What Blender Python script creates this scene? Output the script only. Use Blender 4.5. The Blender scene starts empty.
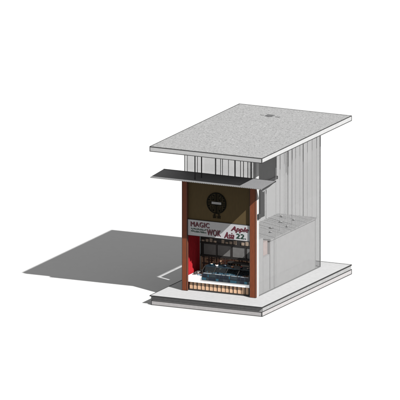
import bpy, bmesh, math, random
from mathutils import Vector, Matrix
random.seed(4)
K = 2.0                      # drawing units -> metres
S = bpy.context.scene
COL = S.collection

# ------------------------------------------------------------------ materials
def mat(name, col, rough=.8, metal=0, noise=0, nscale=30, spec=.3, bump=0, spread=None):
    m = bpy.data.materials.new(name); m.use_nodes = True
    nt = m.node_tree; b = nt.nodes['Principled BSDF']
    b.inputs['Base Color'].default_value = (*col, 1)
    b.inputs['Roughness'].default_value = rough
    b.inputs['Metallic'].default_value = metal
    b.inputs['Specular IOR Level'].default_value = spec
    if noise:
        tc = nt.nodes.new('ShaderNodeTexCoord')
        n = nt.nodes.new('ShaderNodeTexNoise'); n.inputs['Scale'].default_value = nscale
        n.inputs['Detail'].default_value = 4
        if spread:
            mp = nt.nodes.new('ShaderNodeMapping'); mp.inputs['Scale'].default_value = spread
            nt.links.new(tc.outputs['Object'], mp.inputs[0]); nt.links.new(mp.outputs[0], n.inputs['Vector'])
        else:
            nt.links.new(tc.outputs['Object'], n.inputs['Vector'])
        r = nt.nodes.new('ShaderNodeValToRGB')
        r.color_ramp.elements[0].position = .3; r.color_ramp.elements[1].position = .7
        r.color_ramp.elements[0].color = (*[c * (1 - noise) for c in col], 1)
        r.color_ramp.elements[1].color = (*[min(1, c * (1 + noise)) for c in col], 1)
        nt.links.new(n.outputs['Fac'], r.inputs[0]); nt.links.new(r.outputs[0], b.inputs['Base Color'])
        if bump:
            bp = nt.nodes.new('ShaderNodeBump'); bp.inputs['Strength'].default_value = bump
            bp.inputs['Distance'].default_value = .01
            nt.links.new(n.outputs['Fac'], bp.inputs['Height']); nt.links.new(bp.outputs[0], b.inputs['Normal'])
    return m

def speckled(name, base, dark, light):
    """cast concrete: fine grain with darker and paler pits of aggregate"""
    m = mat(name, base, .9, spec=.1)
    nt = m.node_tree; b = nt.nodes['Principled BSDF']
    tc = nt.nodes.new('ShaderNodeTexCoord')
    def noise(scale, lo, hi, seed):
        mp = nt.nodes.new('ShaderNodeMapping'); mp.inputs['Location'].default_value = (seed, seed * 2, seed * 3)
        n = nt.nodes.new('ShaderNodeTexNoise'); n.inputs['Scale'].default_value = scale; n.inputs['Detail'].default_value = 2
        mr = nt.nodes.new('ShaderNodeMapRange'); mr.inputs['From Min'].default_value = lo; mr.inputs['From Max'].default_value = hi
        nt.links.new(tc.outputs['Object'], mp.inputs[0]); nt.links.new(mp.outputs[0], n.inputs['Vector'])
        nt.links.new(n.outputs['Fac'], mr.inputs['Value'])
        return mr.outputs['Result']
    def mix(f, a, col):
        x = nt.nodes.new('ShaderNodeMix'); x.data_type = 'RGBA'
        nt.links.new(f, x.inputs['Factor'])
        if isinstance(a, tuple): x.inputs['A'].default_value = (*a, 1)
        else: nt.links.new(a, x.inputs['A'])
        x.inputs['B'].default_value = (*col, 1)
        return x.outputs['Result']
    c = mix(noise(13, .55, .63, 1), base, dark)
    c = mix(noise(15, .57, .66, 7), c, light)
    nt.links.new(c, b.inputs['Base Color'])
    return m

def glass(name, tint, gloss=.06):
    m = bpy.data.materials.new(name); m.use_nodes = True
    nt = m.node_tree; nt.nodes.clear()
    o = nt.nodes.new('ShaderNodeOutputMaterial'); mx = nt.nodes.new('ShaderNodeMixShader')
    t = nt.nodes.new('ShaderNodeBsdfTransparent'); g = nt.nodes.new('ShaderNodeBsdfGlossy')
    t.inputs[0].default_value = (*tint, 1); g.inputs['Roughness'].default_value = .05
    mx.inputs[0].default_value = gloss
    nt.links.new(t.outputs[0], mx.inputs[1]); nt.links.new(g.outputs[0], mx.inputs[2]); nt.links.new(mx.outputs[0], o.inputs[0])
    return m

M = dict(
    ground=mat('white_ground', (.28, .28, .28), 1, noise=.012, nscale=3, spec=0),
    roof=speckled('roof_concrete', (.138, .138, .138), (.088, .088, .088), (.175, .175, .175)),
    fascia=mat('roof_edge', (.20, .20, .20), .85, noise=.05, nscale=8, spec=.1),
    paving=mat('paving_concrete', (.205, .205, .206), .9, noise=.06, nscale=9, spec=.1),
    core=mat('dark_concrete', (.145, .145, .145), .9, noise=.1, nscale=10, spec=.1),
    slab=mat('slab_concrete', (.185, .178, .178), .9, noise=.06, nscale=9, spec=.1),
    line=mat('black_joint', (.02, .02, .02), .8, spec=.05),
    grey_line=mat('grey_joint', (.09, .09, .09), .8, spec=.1),
    awning=mat('awning_sheet', (.098, .098, .1), .7, noise=.08, nscale=14, spec=.15),
    awning_edge=mat('awning_trim', (.12, .12, .118), .7, spec=.2),
    wood=mat('stained_wood', (.082, .0195, .006), .65, noise=.18, nscale=10, spec=.2, spread=(6, 6, .5)),
    panel=mat('olive_panel', (.041, .028, .0115), .75, noise=.1, nscale=6, spec=.1, spread=(5, 1, .6)),
    ink=mat('dark_bronze', (.004, .004, .003), .9, spec=.03),
    bronze=mat('worn_bronze', (.020, .016, .009), .9, spec=.03),
    silver=mat('silver_plate', (.13, .13, .13), .5, spec=.4),
    board=mat('sign_white', (.205, .205, .21), .6, noise=.03, nscale=5),
    maroon=mat('maroon_letter', (.045, .0012, .007), .5),
    green=mat('green_letter', (.002, .017, .01), .5),
    shadow_ink=mat('black_letter', (.012, .01, .01), .5),
    white=mat('white_laminate', (.8, .8, .8), .45, noise=.02, nscale=5),
    white_wall=mat('white_wall', (.3, .3, .3), .7, noise=.03, nscale=5),
    jamb=mat('pale_jamb', (.2, .2, .2), .7, noise=.03, nscale=5),
    tile=mat('peach_tile', (.32, .205, .13), .5, noise=.12, nscale=5),
    red=mat('red_cloth', (.17, .008, .011), .9, noise=.2, nscale=12, spec=.05, spread=(1, 8, .5)),
    teal=mat('teal_glaze', (.0012, .005, .009), .4, noise=.35, nscale=9, spec=.5),
    teal_light=mat('teal_glaze_pale', (.003, .009, .014), .4, noise=.3, nscale=9, spec=.5),
    steel=mat('steel', (.4, .42, .44), .35, .6),
    blackmet=mat('black_metal', (.015, .013, .012), .5),
    menu=mat('grey_menu', (.105, .103, .1), .5, noise=.1, nscale=6),
    beige=mat('beige_backing', (.30, .18, .115), .8, noise=.12, nscale=8),
    lattice=mat('lattice_wood', (.03, .0065, .003), .6, noise=.2, nscale=12),
    work=mat('grey_worktop', (.225, .225, .225), .6, noise=.25, nscale=16),
    cab=mat('grey_cabinet', (.25, .25, .25), .6, noise=.03, nscale=5),
    shade_box=mat('shade_box_grey', (.13, .13, .13), .6, noise=.05, nscale=5),
    shade_strip=mat('shade_strip_dark', (.015, .015, .015), .6, noise=.05, nscale=5),
    pink=mat('pink_panel', (.28, .235, .225), .7, noise=.05, nscale=6),
    pot=mat('pot_metal', (.25, .25, .25), .8, 0),
    jar=mat('brown_jar', (.12, .045, .02), .4),
    cream=mat('cream_card', (.22, .17, .13), .8),
    glass=glass('grey_glass', (.845, .845, .845), .03),
    smoke=glass('smoked_glass', (.735, .735, .735), .02),
    clear=glass('clear_glass', (.98, .98, .98), .02),
    vent=mat('vent_metal', (.075, .075, .076), .7, noise=.2, nscale=20, spec=.1),
    pale_line=mat('pale_joint', (.24, .24, .24), .8, spec=.05),
    navy=mat('navy_glaze', (.0015, .004, .010), .4, noise=.3, nscale=9),
    aqua=mat('aqua_glaze', (.006, .035, .055), .35, noise=.3, nscale=9),
    bar=mat('glazing_bar', (.12, .12, .12), .8, spec=.05),
    case=glass('teal_glass', (.35, .5, .58), .04),
)

# ------------------------------------------------------------------ mesh helpers
class MB:
    def __init__(s): s.bm = bmesh.new()
    def box(s, a, b, mi=0):
        x0, y0, z0 = [min(p, q) for p, q in zip(a, b)]; x1, y1, z1 = [max(p, q) for p, q in zip(a, b)]
        v = [s.bm.verts.new((x * K, y * K, z * K)) for z in (z0, z1) for y in (y0, y1) for x in (x0, x1)]
        for f in ((0, 2, 3, 1), (4, 5, 7, 6), (0, 1, 5, 4), (2, 6, 7, 3), (0, 4, 6, 2), (1, 3, 7, 5)):
            s.bm.faces.new([v[i] for i in f]).material_index = mi
        return s
    def lines(s, a, b, t=.0075, mi=1, skip=''):
        """thin dark joint bead along every edge of the box a-b; e = how far proud"""
        h = t
        A = [min(p, q) for p, q in zip(a, b)]; B = [max(p, q) for p, q in zip(a, b)]
        for ax in range(3):
            o = [i for i in range(3) if i != ax]
            for i in (0, 1):
                for j in (0, 1):
                    c = [0, 0, 0]; d = [0, 0, 0]
                    c[ax] = A[ax] - h * (.9 - .1 * ax); d[ax] = B[ax] + h * (.9 - .1 * ax)
                    p = (A, B)[i][o[0]]; q = (A, B)[j][o[1]]
                    w = h * (1 + .04 * ax)
                    c[o[0]] = p - w; d[o[0]] = p + w; c[o[1]] = q - w; d[o[1]] = q + w
                    s.box(c, d, mi)
        return s
    def prism(s, pts, axis, c0, c1, mi=0):
        """polygon pts in the plane normal to axis, extruded from c0 to c1"""
        def P(p, c):
            l = list(p); l.insert(axis, c); return tuple(x * K for x in l)
        lo = [s.bm.verts.new(P(p, c0)) for p in pts]; hi = [s.bm.verts.new(P(p, c1)) for p in pts]
        n = len(pts)
        s.bm.faces.new(lo).material_index = mi; s.bm.faces.new(hi[::-1]).material_index = mi
        for i in range(n):
            s.bm.faces.new((lo[i], hi[i], hi[(i + 1) % n], lo[(i + 1) % n])).material_index = mi
        return s
    def cyl(s, c, r, h, n=20, axis=2, mi=0, r2=None):
        r2 = r if r2 is None else r2
        lo = []; hi = []
        for i in range(n):
            t = 2 * math.pi * i / n; u, w = math.cos(t), math.sin(t)
            l = [u * r, w * r]; l.insert(axis, 0); g = [u * r2, w * r2]; g.insert(axis, h)
            lo.append(s.bm.verts.new([(a + b) * K for a, b in zip(c, l)])); hi.append(s.bm.verts.new([(a + b) * K for a, b in zip(c, g)]))
        s.bm.faces.new(lo).material_index = mi; s.bm.faces.new(hi[::-1]).material_index = mi
        for i in range(n): s.bm.faces.new((lo[i], hi[i], hi[(i + 1) % n], lo[(i + 1) % n])).material_index = mi
        return s
    def lathe(s, c, prof, n=24, mi=0):
        rings = []
        for r, z in prof:
            rings.append([s.bm.verts.new(((c[0] + r * math.cos(2 * math.pi * i / n)) * K, (c[1] + r * math.sin(2 * math.pi * i / n)) * K, (c[2] + z) * K)) for i in range(n)])
        for a, b in zip(rings, rings[1:]):
            for i in range(n): s.bm.faces.new((a[i], a[(i + 1) % n], b[(i + 1) % n], b[i])).material_index = mi
        s.bm.faces.new(rings[0]).material_index = mi; s.bm.faces.new(rings[-1]).material_index = mi
        return s
    def ring(s, c, r0, r1, y0, y1, n=48, mi=0):
        """annulus facing -y"""
        vs = []
        for i in range(n):
            t = 2 * math.pi * i / n
            vs.append([s.bm.verts.new(((c[0] + r * math.cos(t)) * K, y * K, (c[1] + r * math.sin(t)) * K)) for r, y in ((r0, y0), (r1, y0), (r1, y1), (r0, y1))])
        for i in range(n):
            a, b = vs[i], vs[(i + 1) % n]
            for j in range(4): s.bm.faces.new((a[j], a[(j + 1) % 4], b[(j + 1) % 4], b[j])).material_index = mi
        return s
    def build(s, name, mats, parent=None, smooth=False):
        bmesh.ops.recalc_face_normals(s.bm, faces=s.bm.faces)
        me = bpy.data.meshes.new(name); s.bm.to_mesh(me); s.bm.free()
        if not isinstance(mats, (list, tuple)): mats = [mats]
        for m in mats: me.materials.append(m)
        o = bpy.data.objects.new(name, me); COL.objects.link(o)
        if smooth:
            for p in me.polygons: p.use_smooth = len(p.vertices) == 4
        if parent: put(o, parent)
        return o

def world_loc(o):
    v = Vector((0, 0, 0))
    while o: v = v + o.location; o = o.parent
    return v
def put(o, parent):
    o.parent = parent
    o.location = o.location - world_loc(parent)

def thing(name, label, cat, loc=(0, 0, 0), group=None):
    o = bpy.data.objects.new(name, None); COL.objects.link(o)
    o.empty_display_size = .2
    o.location = [c * K for c in loc]; return tag(o, label, cat, group)
def tag(o, label=None, cat=None, group=None, kind=None):
    for k, v in (('label', label), ('category', cat), ('group', group), ('kind', kind)):
        if v: o[k] = v
    return o

LN = [None]
def L(m): return [m, M['line']]

# ------------------------------------------------------------------ ground
g = bpy.data.meshes.new('ground')
g.from_pydata([(-300, -300, 0), (300, -300, 0), (300, 300, 0), (-300, 300, 0)], [], [(0, 1, 2, 3)])
g.materials.append(M['ground']); go = bpy.data.objects.new('ground', g); COL.objects.link(go)
tag(go, kind='structure')

# ------------------------------------------------------------------ platform
PW, PD = 2.48, 4.18
T1, T2 = .0955, .191
plat = thing('concrete_platform', 'pale grey two layered concrete platform under the kiosk', 'platform', (PW / 2, PD / 2, 0))
MB().box((.035, 0, .002), (PW, PD, T1)).lines((.035, 0, .006), (PW, PD, T1), .0056).build('lower_slab', L(M['slab']), plat)
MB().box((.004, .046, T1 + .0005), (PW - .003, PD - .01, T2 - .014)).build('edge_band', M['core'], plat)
MB().box((0, 0, T2 - .0135), (PW, PD, T2)).lines((0, 0, T2 - .010), (PW, PD, T2), .0055).build('paving_slab', L(M['paving']), plat)

# ------------------------------------------------------------------ kiosk
FX0, FX1 = .385, 2.008       # facade
FY, BY = .69, 3.75
RB, RT = 3.218, 3.314
RX0, RX1, RY0, RY1 = .118, 2.598, -.25, 3.93
kiosk = thing('food_kiosk', 'glass walled food kiosk with flat speckled concrete roof and brown front', 'kiosk', (1.2, 2.2, T2))

# roof
rf = MB().box((RX0, RY0, RB), (RX1, RY1, RT - .003), 0).box((RX0 + .004, RY0 + .004, RT - .003), (RX1 - .004, RY1 - .004, RT), 2)
rf.lines((RX0, RY0, RB), (RX1, RY1, RT - .001), .0056)
roof = rf.build('roof', [M['fascia'], M['line'], M['roof']], kiosk)
v = MB()
vx, vy = .118, -.25
v.box((.93 + vx, 3.40 + vy, RT + .001), (1.09 + vx, 3.54 + vy, RT + .012), 0)
for i in range(5): v.box((.94 + vx, 3.408 + i * .027 + vy, RT + .012), (1.08 + vx, 3.42 + i * .027 + vy, RT + .017), 0)
v.box((.99 + vx, 3.375 + vy, RT + .001), (1.05 + vx, 3.395 + vy, RT + .01), 0)
v.box((.80 + vx, 3.46 + vy, RT + .001), (.88 + vx, 3.475 + vy, RT + .008), 1).box((1.15 + vx, 3.42 + vy, RT + .001), (1.24 + vx, 3.45 + vy, RT + .01), 1)
v.build('roof_vent', [M['vent'], M['grey_line']], roof)

# wooden posts
for x0, x1 in ((FX0, .495), (1.882, FX1)):
    p = MB().box((x0, FY, T2 + .001), (x1, FY + .05, 2.60)).lines((x0, FY, T2 + .004), (x1, FY + .05, 2.60), .0035)
    p.build('post', L(M['wood']), kiosk)
# upper front panel
PY = .735
fp = MB().box((.496, PY, 1.665), (1.881, PY + .04, 2.60)).box((.496, PY - .004, 1.66), (1.881, PY + .03, 1.6645), 1).build('front_panel', L(M['panel']), kiosk)
# emblem: round lucky-character medallion
cx, cz, R = 1.13, 2.045, .213
e = MB().ring((cx, cz), .001, R, PY - .006, PY - .001, mi=0)
e.ring((cx, cz), R - .016, R + .004, PY - .016, PY - .0065, mi=0)
emb = e.build('emblem', M['ink'], fp)
e = MB()
def bar(x0, z0, x1, z1, mi=0, y=PY - .014):
    e.box((cx + x0 * R, y, cz + z0 * R), (cx + x1 * R, PY - .0065, cz + z1 * R), mi)
for sx in (-1, 1):
    def sb(x0, z0, x1, z1): bar(sx * x0, z0, sx * x1, z1)
    sb(.13, .18, .20, .93); sb(.2, .80, .50, .88); sb(.43, .30, .50, .80); sb(.28, .60, .43, .68); sb(.28, .40, .36, .60)
    sb(.58, .15, .66, .66); sb(.66, .38, .86, .46); sb(.2, .18, .58, .25); sb(.66, .15, .93, .22); 
    sb(.13, -.93, .20, -.22); sb(.2, -.86, .50, -.79); sb(.43, -.79, .50, -.36); sb(.28, -.36, .5, -.29); sb(.28, -.6, .36, -.36)
    sb(.58, -.68, .66, -.18); sb(.66, -.45, .86, -.37); sb(.2, -.26, .58, -.19); sb(.66, -.24, .93, -.17)
    sb(.05, .2, .075, .95); sb(.05, -.95, .075, -.2); sb(.72, .55, .80, .62)
bar(-.95, -.10, -.52, -.03); bar(.52, -.10, .95, -.03); bar(-.95, .05, -.52, .1); bar(.52, .05, .95, .1)
e.build('fretwork', M['bronze'], emb)
e = MB().box((cx - .105, PY - .018, cz - .022), (cx + .105, PY - .007, cz + .026)).build('name_plate', M['silver'], emb)
# two small characters under the emblem
e = MB(); cz = 1.775
for ox in (-.045, .05):
    for a in ((-.03, .03, .03, .04), (-.04, .0, .04, .012), (-.006, -.045, .006, .05), (-.034, -.045, -.024, .0), (.024, -.045, .034, .0), (-.034, -.03, .034, -.02)):
        e.box((cx + ox + a[0], PY - .006, cz + a[1]), (cx + ox + a[2], PY - .001 + random.random() * .0008, cz + a[3]))
e.build('character', M['ink'], fp)

# head beam between front panel and clerestory
MB().box((FX0 + .01, .70, 2.601), (FX1 - .02, .80, 2.615)).build('head_beam', M['grey_line'], kiosk)
# front clerestory
CY = .77
MB().box((.40, CY, 2.616), (1.94, CY + .012, RB - .001)).build('clerestory_glass', M['smoke'], kiosk)
for x, w, m in ((.403, .010, 'grey_line'), (.467, .008, 'grey_line'), (.688, .011, 'grey_line'), (1.09, .026, 'grey_line'), (1.20, .010, 'grey_line'),
                (1.243, .011, 'grey_line'), (1.375, .010, 'grey_line'), (1.52, .028, 'grey_line'), (1.642, .011, 'line'), (1.708, .012, 'line'), (1.876, .024, 'line'), (1.934, .009, 'grey_line')):
    MB().box((x - w / 2, CY - .008, 2.617), (x + w / 2, CY - .001, RB - .001)).build('mullion', M[m], kiosk)
# jambs
jb = MB().box((1.95, FY + .052, T2 + .001), (2.004, .86, RB - .001)).build('corner_jamb', M['jamb'], kiosk)

# awning
AX0, AX1, AY0, AY1, AZ = .012, 2.495, -.01, .61, 2.624
a = MB().prism([(AY0, AZ - .012), (AY1, AZ + .018), (AY1, AZ + .034), (AY0, AZ + .004)], 0, AX0, AX1, 0)
n = 62
for i in range(n):
    x = AX0 + (AX1 - AX0) * i / n
    a.box((x + .003, AY0 - .006, AZ - .014), (x + .028, AY0 - .0005, AZ + .003), 1)
a.box((AX0, AY1 + .0005, AZ + .012), (AX1, AY1 + .012, AZ + .04), 2)
a.box((AX1 + .0005, AY0, AZ - .012), (AX1 + .008, AY0 + .05, AZ + .002), 2)
a.prism([(AY0, AZ - .010), (AY1, AZ + .020), (AY1, AZ + .037), (AY0, AZ + .006)], 0, AX1 + .0005, AX1 + .010, 2)
aw = a.build('awning', [M['awning'], M['awning_edge'], M['line']], kiosk)
for x in (.62, 1.32, 2.02):
    MB().prism([(AY1 - .05, AZ + .012), (.689, AZ - .01), (.689, AZ - .035), (AY1 - .25, AZ - .004)], 0, x - .012, x + .012).build('bracket', M['grey_line'], aw)
MB().prism([(AY0 + .02, AZ - .014), (AY1, AZ + .012), (AY1 - .02, AZ - .03), (AY0 + .16, AZ - .10)], 0, AX1 - .09, AX1 - .06).build('bracket', M['awning'], aw)
for x, y in ((.93, .14), (1.0, .30)):
    zb = AZ + .006 + .03 * (y - AY0) / (AY1 - AY0)
    MB().box((x - .008, y - .008, zb), (x + .008, y + .008, RB - .001)).build('stay_rod', M['line'], aw)

# right (camera side) glass wall
GX = 1.988
MB().box((GX, .861, T2 + .012), (GX + .012, BY - .012, RB - .001)).build('side_glass', M['glass'], kiosk)
MB().box((GX - .006, .862, T2 + .001), (GX + .018, BY, T2 + .0115)).build('sill', M['grey_line'], kiosk)
for y, w in ((1.66, .010), (2.05, .007), (2.42, .010), (2.58, .008), (2.78, .006), (3.13, .008), (3.35, .006), (3.56, .009)):
    MB().box((GX + .0125, y - w / 2, T2 + .014 + (1.03 if y > 1.7 else 0)), (GX + .0165, y + w / 2, RB - .001)).build('mullion', M['bar'], kiosk)
MB().box((GX - .002, BY - .0118, T2 + .012), (GX + .012, BY + .004, RB - .001)).build('corner_mullion', M['vent'], kiosk)
# back and left glass
MB().box((.40, BY - .006, T2 + .001), (GX - .0125, BY + .006, RB - .001)).build('back_glass', M['glass'], kiosk)
for x in (.392, .80, 1.28, 1.62):
    MB().box((x - .006, BY - .018, T2 + .001), (x + .006, BY - .0065, RB - .001)).build('mullion', M['pale_line'], kiosk)
MB().box((.385, 1.727, 1.131), (.397, BY - .02, RB - .001)).build('side_glass', M['clear'], kiosk)
w = MB().box((.385, .791, T2 + .001), (.399, 1.664, 1.60)).box((.385, 1.726, T2 + .001), (.399, BY - .02, 1.13)).box((.385, 1.6645, T2 + .001), (.399, 1.7255, .86))  # unseen wall, height and slit shaped to leak an L of sunlight onto the ground
w.build('low_wall', M['white_wall'], kiosk)
MB().box((.402, .80, 1.62), (1.945, .812, 2.60)).build('lining', M['panel'], kiosk)
MB().box((.402, .813, T2 + .0008), (1.985, BY - .02, T2 + .006)).build('floor', M['cab'], kiosk)
# cast shade on the side wall, built as a dark strip and small patch
MB().box((GX + .018, .862, 1.80), (GX + .045, 1.07, 2.37)).build('shade_strip', M['shade_strip'], kiosk)
MB().box((2.0045, .775, 1.79), (2.04, .861, 1.89)).build('shade_patch', M['shade_strip'], kiosk)
# slender rods between worktop and roof
for x, y in ((1.79, 2.30), (1.73, 2.81), (1.77, 2.90), (1.45, 3.3)):
    MB().cyl((x, y, 1.222), .006, RB - 1.223, 8).build('rod', M['pale_line'], kiosk)

# ------------------------------------------------------------------ sign
sx0, sx1, sz0, sz1, SY = .498, 1.872, 1.333, 1.66, .715
sg = thing('sign_board', 'white lettered sign reading MAGIC WOK below the round emblem', 'sign', ((sx0 + sx1) / 2, SY, sz0))
MB().box((sx0, SY, sz0), (sx1, SY + .045, sz1)).lines((sx0, SY, sz0), (sx1, SY + .045, sz1), .003).build('board', L(M['board']), sg)
def text(body, x, z, h, wd, m, shear=0, off=.0, parent=sg, name='lettering', y=SY):
    """raised letters: a dark drop shadow below and the coloured face above it, one mesh"""
    c = bpy.data.curves.new(name, 'FONT'); c.body = body; c.size = 1; c.shear = shear
    c.extrude = .02; c.resolution_u = 4; c.space_character = 1.06
    t = bpy.data.objects.new('tmp', c); COL.objects.link(t)
    dg = bpy.context.evaluated_depsgraph_get(); me = bpy.data.meshes.new_from_object(t.evaluated_get(dg))
    bpy.data.objects.remove(t)
    xs = [v.co.x for v in me.vertices]; ys = [v.co.y for v in me.vertices]
    ax, bx, ay, by = min(xs), max(xs), min(ys), max(ys)
    src = [v.co.copy() for v in me.vertices]; polys = [tuple(p.vertices) for p in me.polygons]
    V = []; F = []; MI = []
    for k, (dx, dz, y0, y1, mi) in enumerate(((.011, -.008, .0022, .0004, 1), (.005, -.003, .0030, .0012, 0), (-.003, .002, .0040, .0020, 0))):
        b = len(V)
        for q in src:
            V.append(((x + dx + (q.x - ax) / (bx - ax) * wd) * K, (y - (y0 if q.z > 0 else y1)) * K, (z + dz + (q.y - ay) / (by - ay) * h) * K))
        F += [tuple(b + i for i in p) for p in polys]; MI += [mi] * len(polys)
    me = bpy.data.meshes.new(name); me.from_pydata(V, [], F)
    me.materials.append(m); me.materials.append(M['shadow_ink'])
    for p, mi in zip(me.polygons, MI): p.material_index = mi
    o = bpy.data.objects.new(name, me); COL.objects.link(o); put(o, parent); return o
text('MAGIC', .565, 1.522, .098, .41, M['maroon'])
text('WOK', .925, 1.374, .125, .30, M['maroon'])
text('Apple', 1.455, 1.487, .128, .385, M['maroon'], .35)
text('Asia', 1.305, 1.352, .13, .215, M['maroon'], .35)
text('22.', 1.565, 1.372, .098, .215, M['green'], .1)
gl = MB()
for zz, n0, x0 in ((1.455, 12, .575), (1.405, 13, .57)):
    x = x0
    while x < x0 + .335:
        wv = random.choice((.012, .016, .02)); k = random.random()
        gl.box((x, SY - .004, zz + (0 if k < .6 else .008)), (x + wv, SY - .0005, zz + .034 - (0 if k > .3 else .012)))
        if k > .35: gl.box((x + wv, SY - .0035, zz + .002 + .02 * (k > .7)), (x + wv + .009, SY - .0005, zz + .012 + .02 * (k > .7)))
        x += wv + .0105
gl.build('small_print', M['green'], sg)

# ------------------------------------------------------------------ counter
CT = .50
ct = thing('service_counter', 'long white service counter with peach tiled front between the posts', 'counter', (1.17, 1.0, T2))
MB().box((.497, .745, .372), (1.845, 1.30, CT)).build('counter_top', M['white'], ct)
MB().box((.51, .80, T2 + .030), (1.86, 1.28, .3715)).build('carcass', M['blackmet'], ct)
tl = MB()
n = 15
for i in range(n):
    x = .507 + i * .0885
    tl.box((x, .784, .222), (x + .066 + random.uniform(-.006, .004), .7995, .362))
tl.build('tile_front', M['tile'], ct)
MB().box((.50, .77, T2 + .001), (1.875, .81, T2 + .029)).build('kickboard', M['blackmet'], ct)
MB().box((1.846, .77, .222), (1.876, .83, CT - .005)).build('end_panel', M['menu'], ct)

# teal food display hanging over the counter edge
fd = thing('food_display', 'dark teal glazed food display case on the white counter', 'display case', (1.3, .9, CT))
fx0, fx1 = .80, 1.84
MB().box((fx0, .727, .437), (fx1, .744, CT + .002)).build('front_lip', M['teal'], fd)
MB().box((fx0, .7445, CT + .0025), (fx1, 1.16, CT + .07)).build('base', M['teal'], fd)
for i in range(5):
    x = fx0 + .02 + i * .205
    pn = MB().box((x, .76, CT + .0705), (x + .18, 1.12, CT + .078)).build('pan', M['steel'], fd)
    f = MB()
    for k in range(16):
        r = random.uniform(.014, .024); f.lathe((x + .03 + random.random() * .12, .79 + random.random() * .29, CT + .0785), [(r, 0), (r * .9, r * .5), (r * .3, r * .8)], 8)
    f.build('food', [M['jar'], M['teal_light'], M['cream'], M['teal'], M['jar']][i], pn)['kind'] = 'stuff'
MB().prism([(.752, CT + .12), (.86, CT + .19), (.866, CT + .186), (.758, CT + .116)], 0, fx0, fx1).build('glass_guard', M['case'], fd)
MB().box((fx0, .867, CT + .187), (fx1, 1.16, CT + .195)).build('shelf', M['teal_light'], fd)
for x in (fx0, fx0 + .26, fx0 + .52, fx0 + .78, fx1 - .012):
    MB().box((x, .748, CT + .0705), (x + .012, .7515, CT + .125)).prism([(.745, CT + .1255), (.855, CT + .197), (.866, CT + .197), (.754, CT + .1255)], 0, x, x + .012).build('bracket', M['blackmet'], fd)
fp_ = MB()
x = fx0 + .004; k = 0
while x < fx1 - .05:
    wv = (.11, .05, .15, .07, .09)[k % 5]; mi = (0, 2, 1, 0, 1, 2, 1)[k % 7]
    wv = min(wv, fx1 - .004 - x)
    fp_.box((x, .7235, .445), (x + wv - .012, .7265, CT - .008), mi)
    fp_.box((x + .01, .7405, CT + .008), (x + wv - .014, .744, CT + .062), (1, 0, 2, 1, 1)[k % 5])
    x += wv; k += 1
fp_.build('front_facing', [M['aqua'], M['navy'], M['teal_light']], fd)
for q, (x, y, r, m_, lab) in enumerate(((.90, .98, .035, 'aqua', 'pale blue bowl at the left end of the display shelf'), (1.03, .95, .030, 'white', 'white bowl on the display shelf beside the pale blue bowl'), (1.20, .97, .04, 'navy', 'wide navy bowl in the middle of the display shelf'), (1.38, .95, .033, 'jar', 'brown bowl on the display shelf right of the navy bowl'), (1.56, .98, .036, 'teal_light', 'dark teal bowl towards the right of the display shelf'), (1.72, .96, .03, 'menu', 'grey bowl at the right end of the display shelf'))):
    t = thing('bowl', lab, 'bowl', (x, y, CT + .195), 'bowls on the display shelf')
    MB().lathe((x, y, CT + .1955), [(r * .5, 0), (r * .9, r * .5), (r, r * .9), (r * .92, r * .9), (r * .6, r * .35)], 18).build('bowl_body', M[m_], t, True)
    MB().lathe((x, y, CT + .1955), [(r * .86, r * .62), (r * .6, r * 1.0), (r * .1, r * 1.15)], 12).build('food', M[('cream', 'jar', 'teal_light', 'cream', 'red', 'jar')[q]], t, True)
for q, (x, y, h, m_, lab) in enumerate(((.785, .80, .10, 'jar', 'tall brown sauce bottle at the left end of the display'), (.755, .86, .08, 'red', 'short red sauce bottle beside the brown bottle'), (.76, 1.02, .09, 'aqua', 'blue sauce bottle behind the red bottle'))):
    t = thing('sauce_bottle', lab, 'bottle', (x, y, CT), 'sauce bottles on the counter')
    MB().lathe((x, y, CT + .0005), [(.016, 0), (.018, h * .2), (.017, h * .6), (.007, h * .78), (.007, h * .9)], 14).build('bottle_body', M[m_], t, True)
    MB().cyl((x, y, CT + h * .9 + .001), .009, h * .1, 12).build('cap', M['blackmet'], t)

# woks and trays on the left end of the counter
for x, y, r, lab in ((.60, .86, .05, 'small black wok at the left end of the white counter'), (.70, .98, .06, 'large black wok beside the teal display')):
    t = thing('wok', lab, 'wok', (x, y, CT), 'woks on the counter')
    MB().lathe((x, y, CT), [(r * .4, .001), (r * .9, .025), (r, .04), (r * .93, .04), (r * .5, .012)]).build('bowl', M['blackmet'], t, True)
    MB().box((x + r * .95, y - .008, CT + .032), (x + r + .07, y + .008, CT + .042)).build('handle', M['jar'], t)
t = thing('serving_tray', 'thin black tray lying on the white counter between the woks', 'tray', (.64, 1.1, CT))
MB().box((.52, 1.07, CT + .001), (.74, 1.2, CT + .006)).build('tray_base', M['pot'], t)
r_ = MB()
for q in (((.515, 1.065), (.745, 1.0695)), ((.515, 1.2005), (.745, 1.205)), ((.515, 1.07), (.5195, 1.2)), ((.7405, 1.07), (.745, 1.2))):
    r_.box((*q[0], CT + .001), (*q[1], CT + .018))
r_.build('rim', M['blackmet'], t)

# red curtain along the left inner wall
cu = MB()
n = 90; pts = []
for i in range(n + 1):
    y = .80 + .62 * i / n
    pts.append((.425 + .014 * math.sin(i * .7) + .005 * math.sin(i * .23 + 1), y))
back = [(x - .006, y) for x, y in pts][::-1]
cu.prism(pts + back, 2, T2 + .01, 1.40)
cu_o = cu.build('red_curtain', M['red'])
tag(cu_o, 'dark red pleated curtain along the left inner wall', 'curtain')

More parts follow.
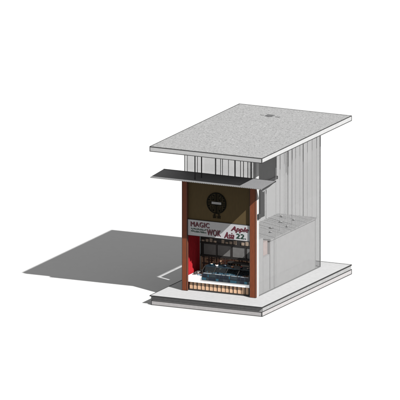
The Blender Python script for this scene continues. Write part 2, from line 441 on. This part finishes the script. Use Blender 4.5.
# partition rack behind the counter: menu panels, lattice
QY = 1.45
mr = thing('menu_rack', 'black framed rack of grey menu panels under the sign', 'menu board', (1.2, QY, .72))
fx = [.485, .79, 1.125, 1.44, 1.74]
MB().box((.43, QY + .012, .745), (1.77, QY + .03, 1.14)).build('backing', M['blackmet'], mr)
for a_, b_ in zip(fx, fx[1:]):
    MB().box((a_ + .02, QY, .79), (b_ - .018, QY + .0115, 1.005)).build('menu_panel', M['menu'], mr)
f = MB().box((.43, QY - .014, .745), (1.77, QY + .0118, .78)).box((.43, QY - .014, 1.015), (1.77, QY + .0118, 1.04))
for x in fx: f.box((x - .012, QY - .012, .7805), (x + .012, QY + .0116, 1.0145))
f.build('frame', M['blackmet'], mr)
for i in range(14):
    x = .46 + i * .088
    if i % 5 != 4: MB().box((x, QY - .005, 1.05), (x + .06, QY + .0115, 1.085 + .02 * (i % 3))).build('price_card', M['cream'], mr)

ls = thing('lattice_screen', 'dark brown fretwork screen over a beige backing behind the counter', 'screen', (1.0, QY, T2))
MB().box((.43, QY + .012, T2 + .007), (1.77, QY + .03, .744)).build('backing', M['beige'], ls)
lt = MB(); zb = T2 + .01
def lb(x0, z0, x1, z1, d=0): lt.box((x0, QY - .012 + d, z0), (x1, QY + .0118, z1))
w = .014
for c in range(4):
    if c == 3: break
    ox = .50 + c * .335
    for vx in (0, .11, .17, .28):
        lb(ox + vx, .36, ox + vx + w, .742)
    for i, zz in enumerate((.44, .52, .60, .67)):
        o_ = (0, .1, 0, .1)[i]
        lb(ox + o_ - .03, zz, ox + o_ + .12, zz + w, .002)
        if i % 2: lb(ox + .2 - o_ * .5, zz + .035, ox + .30 - o_ * .5, zz + .035 + w, .0015)
lt.build('lattice', M['lattice'], ls)

# right shelf unit with jars and boxes
su = thing('shelf_unit', 'black two tier shelf unit at the right of the lattice screen', 'shelves', (1.45, 1.35, CT))
for x in (1.10, 1.742): MB().box((x, 1.29, T2 + .30), (x + .018, 1.425, .715)).build('upright', M['blackmet'], su)
for z in (.555, .63, .70): MB().box((1.1185, 1.28, z), (1.7415, 1.43, z + .014)).build('shelf', M['blackmet'], su)
jars = [(1.15, .570, .034, 'jar', 'short brown jar at the left end of the lower shelf'), (1.21, .570, .044, 'blackmet', 'tall black jar on the lower shelf beside the short brown jar'),
        (1.27, .570, .040, 'red', 'red jar on the lower shelf next to the tall black jar'), (1.33, .570, .042, 'jar', 'brown jar on the lower shelf left of the cartons'),
        (1.15, .645, .040, 'blackmet', 'black jar at the left end of the upper shelf'), (1.21, .645, .036, 'jar', 'brown jar on the upper shelf beside the black jar'),
        (1.27, .645, .042, 'cream', 'cream jar on the upper shelf between two brown jars'), (1.33, .645, .038, 'jar', 'brown jar on the upper shelf right of the cream jar'),
        (1.62, .645, .040, 'aqua', 'blue jar on the upper shelf right of the wide carton'), (1.69, .645, .036, 'red', 'red jar at the right end of the upper shelf')]
for x, z, hh, m_, lab in jars:
    t = thing('jar', lab, 'jar', (x, 1.35, z), 'jars on the shelf unit')
    MB().lathe((x, 1.35, z + .0005), [(.022, 0), (.024, hh * .4), (.022, hh * .8), (.014, hh)], 14).build('body', M[m_], t, True)
    MB().cyl((x, 1.35, z + hh + .001), .016, .008, 12).build('lid', M['blackmet'], t)
for i, (x, z, wx) in enumerate(((1.39, .570, .13), (1.56, .570, .10), (1.39, .645, .18))):
    t = thing('carton', ['cream carton in the middle of the lower shelf', 'narrow cream carton at the right of the lower shelf', 'wide cream carton on the upper shelf'][i], 'carton', (x, 1.35, z), 'cartons on the shelf unit')
    MB().box((x, 1.31, z + .0005), (x + wx, 1.41, z + .035)).build('box_body', M['cream'], t)
    MB().box((x - .003, 1.307, z + .0355), (x + wx + .003, 1.413, z + .045)).build('lid', M['menu'], t)
# utensils hanging on a rail in front of the menu panels
rl = tag(MB().box((.50, 1.36, .742), (1.09, 1.368, .750)).box((.50, 1.368, .744), (.506, 1.4355, .749)).box((1.084, 1.368, .744), (1.09, 1.4355, .749)).build('utensil_rail', M['blackmet']), 'thin black rail across the lattice screen holding black utensils', 'rail')
for k, lab in enumerate(('black ladle hanging at the left end of the rail', 'black spatula hanging beside the ladle', 'black strainer in the middle of the rail', 'short black ladle right of the strainer', 'long black spatula at the right end of the rail')):
    x = .56 + k * .115; ln = (.09, .08, .10, .06, .11)[k]
    t = thing(('ladle', 'spatula', 'strainer', 'ladle', 'spatula')[k], lab, 'utensil', (x, 1.355, .75), 'utensils on the rail')
    MB().box((x - .004, 1.351, .745 - ln), (x + .004, 1.357, .752)).box((x - .004, 1.3575, .7505), (x + .004, 1.372, .754)).build('handle', M['blackmet'], t)
    if k in (1, 4): MB().box((x - .018, 1.352, .70 - ln), (x + .018, 1.356, .7445 - ln)).build('blade', M['blackmet'], t)
    else: MB().cyl((x, 1.350, .722 - ln), .024, .014, 16, 1, 0, .016).build('bowl', M['blackmet'], t)

# ------------------------------------------------------------------ behind the side glass
wt = thing('work_cabinet', 'long pale grey kitchen cabinet with speckled worktop behind side glass', 'cabinet', (1.5, 2.5, T2))
MB().box((1.12, 1.50, T2 + .007), (1.95, 3.62, 1.195)).build('carcass', M['cab'], wt)
MB().box((1.10, 1.485, 1.1955), (1.965, 3.64, 1.2205)).lines((1.10, 1.485, 1.1955), (1.965, 3.64, 1.2205), .003).build('worktop', [M['work'], M['pale_line']], wt)
MB().box((1.951, 3.60, T2 + .01), (1.957, 3.615, 1.19)).build('edge_strip', M['pale_line'], wt)
ec = thing('end_cabinet', 'tall narrow pale cabinet just behind the right wooden post', 'cabinet', (1.9, .95, T2))
MB().box((1.885, .865, T2 + .007), (1.95, 1.165, 1.33)).lines((1.885, .865, T2 + .01), (1.95, 1.165, 1.33), .003).build('carcass', [M['cab'], M['pale_line']], ec)
nb = thing('niche_unit', 'slim pale unit with a pinkish open niche between the two cabinets', 'cabinet', (1.85, 1.3, T2))
MB().box((1.80, 1.172, T2 + .007), (1.945, 1.48, .92)).lines((1.80, 1.172, T2 + .01), (1.945, 1.48, .92), .003).build('carcass', [M['cab'], M['pale_line']], nb)
MB().box((1.80, 1.172, .9235), (1.90, 1.48, 1.195)).build('niche_back', M['pink'], nb)
hd = thing('roof_shade_box', 'dark grey box standing in for roof shade on the side wall', 'shade_box', (1.0, 3.2, 1.9))  # added dark box in place of the roof's shade on the side wall
MB().box((1.03, 2.70, 2.0), (1.10, 3.60, RB - .001)).build('shade_panel', M['shade_box'], hd)
MB().box((1.01, 2.68, 1.94), (1.12, 3.62, 1.9995)).build('rim', M['shade_box'], hd)
items = [(1.70, 2.05, .03, .025, 'squat'), (1.55, 2.40, .04, .022, 'wide'), (1.80, 2.62, .022, .04, 'slim'), (1.50, 2.95, .038, .02, 'low wide'), (1.66, 3.22, .028, .03, 'round'), (1.35, 2.2, .03, .04, 'tall'), (1.30, 3.40, .03, .03, 'small')]
near = ['nearest the front end of the worktop', 'at the middle of the worktop', 'by the thin rod near the glass', 'towards the back of the worktop', 'near the back right corner of the worktop', 'at the far side of the worktop front', 'at the far back corner of the worktop']
for (x, y, r, h, kd), nr in zip(items, near):
    t = thing('cooking_pot', f'{kd} grey metal pot {nr}', 'pot', (x, y, 1.221), 'pots on the worktop')
    MB().lathe((x, y, 1.2245), [(r * .8, 0), (r, h * .15), (r, h * .75), (r * 1.05, h * .8)]).build('pot_body', M['pot'], t, True)
    MB().lathe((x, y, 1.2250 + h * .8), [(r * 1.02, 0), (r * .7, h * .15), (r * .15, h * .22), (r * .2, h * .35)]).build('lid', M['pot'], t, True)

# ------------------------------------------------------------------ light, world, camera
SUN = Vector((1.099, -.5223, 1.0)).normalized()
ld = bpy.data.lights.new('sun', 'SUN'); ld.energy = 5.0; ld.angle = math.radians(.5); ld.color = (1, .995, .985)
lo = bpy.data.objects.new('sun', ld); COL.objects.link(lo); lo.rotation_euler = SUN.to_track_quat('Z', 'Y').to_euler(); lo.location = SUN * 30
W = bpy.data.worlds.new('World'); S.world = W; W.use_nodes = True
bg = W.node_tree.nodes['Background']; bg.inputs[0].default_value = (1, 1, 1, 1); bg.inputs[1].default_value = .278
S.view_settings.view_transform = 'Standard'; S.view_settings.look = 'None'; S.view_settings.gamma = 1
S.view_settings.exposure = 1.56

al = math.radians(25.35); ph = math.asin(.2261)
r = Vector((math.cos(al), math.sin(al), 0))
f = Vector((-math.sin(al) * math.cos(ph), math.cos(al) * math.cos(ph), -math.sin(ph)))
u = r.cross(f)
P = (Vector((2.48, 0, 0)) + r * (-62 / 50) + u * (116.8 / 50)) * K
cd = bpy.data.cameras.new('camera'); cd.type = 'ORTHO'; cd.ortho_scale = 8 * K; cd.clip_end = 2000
co = bpy.data.objects.new('camera', cd); COL.objects.link(co)
co.matrix_world = Matrix.Translation(P - f * 34) @ Matrix((r, u, -f)).transposed().to_4x4()
S.camera = co
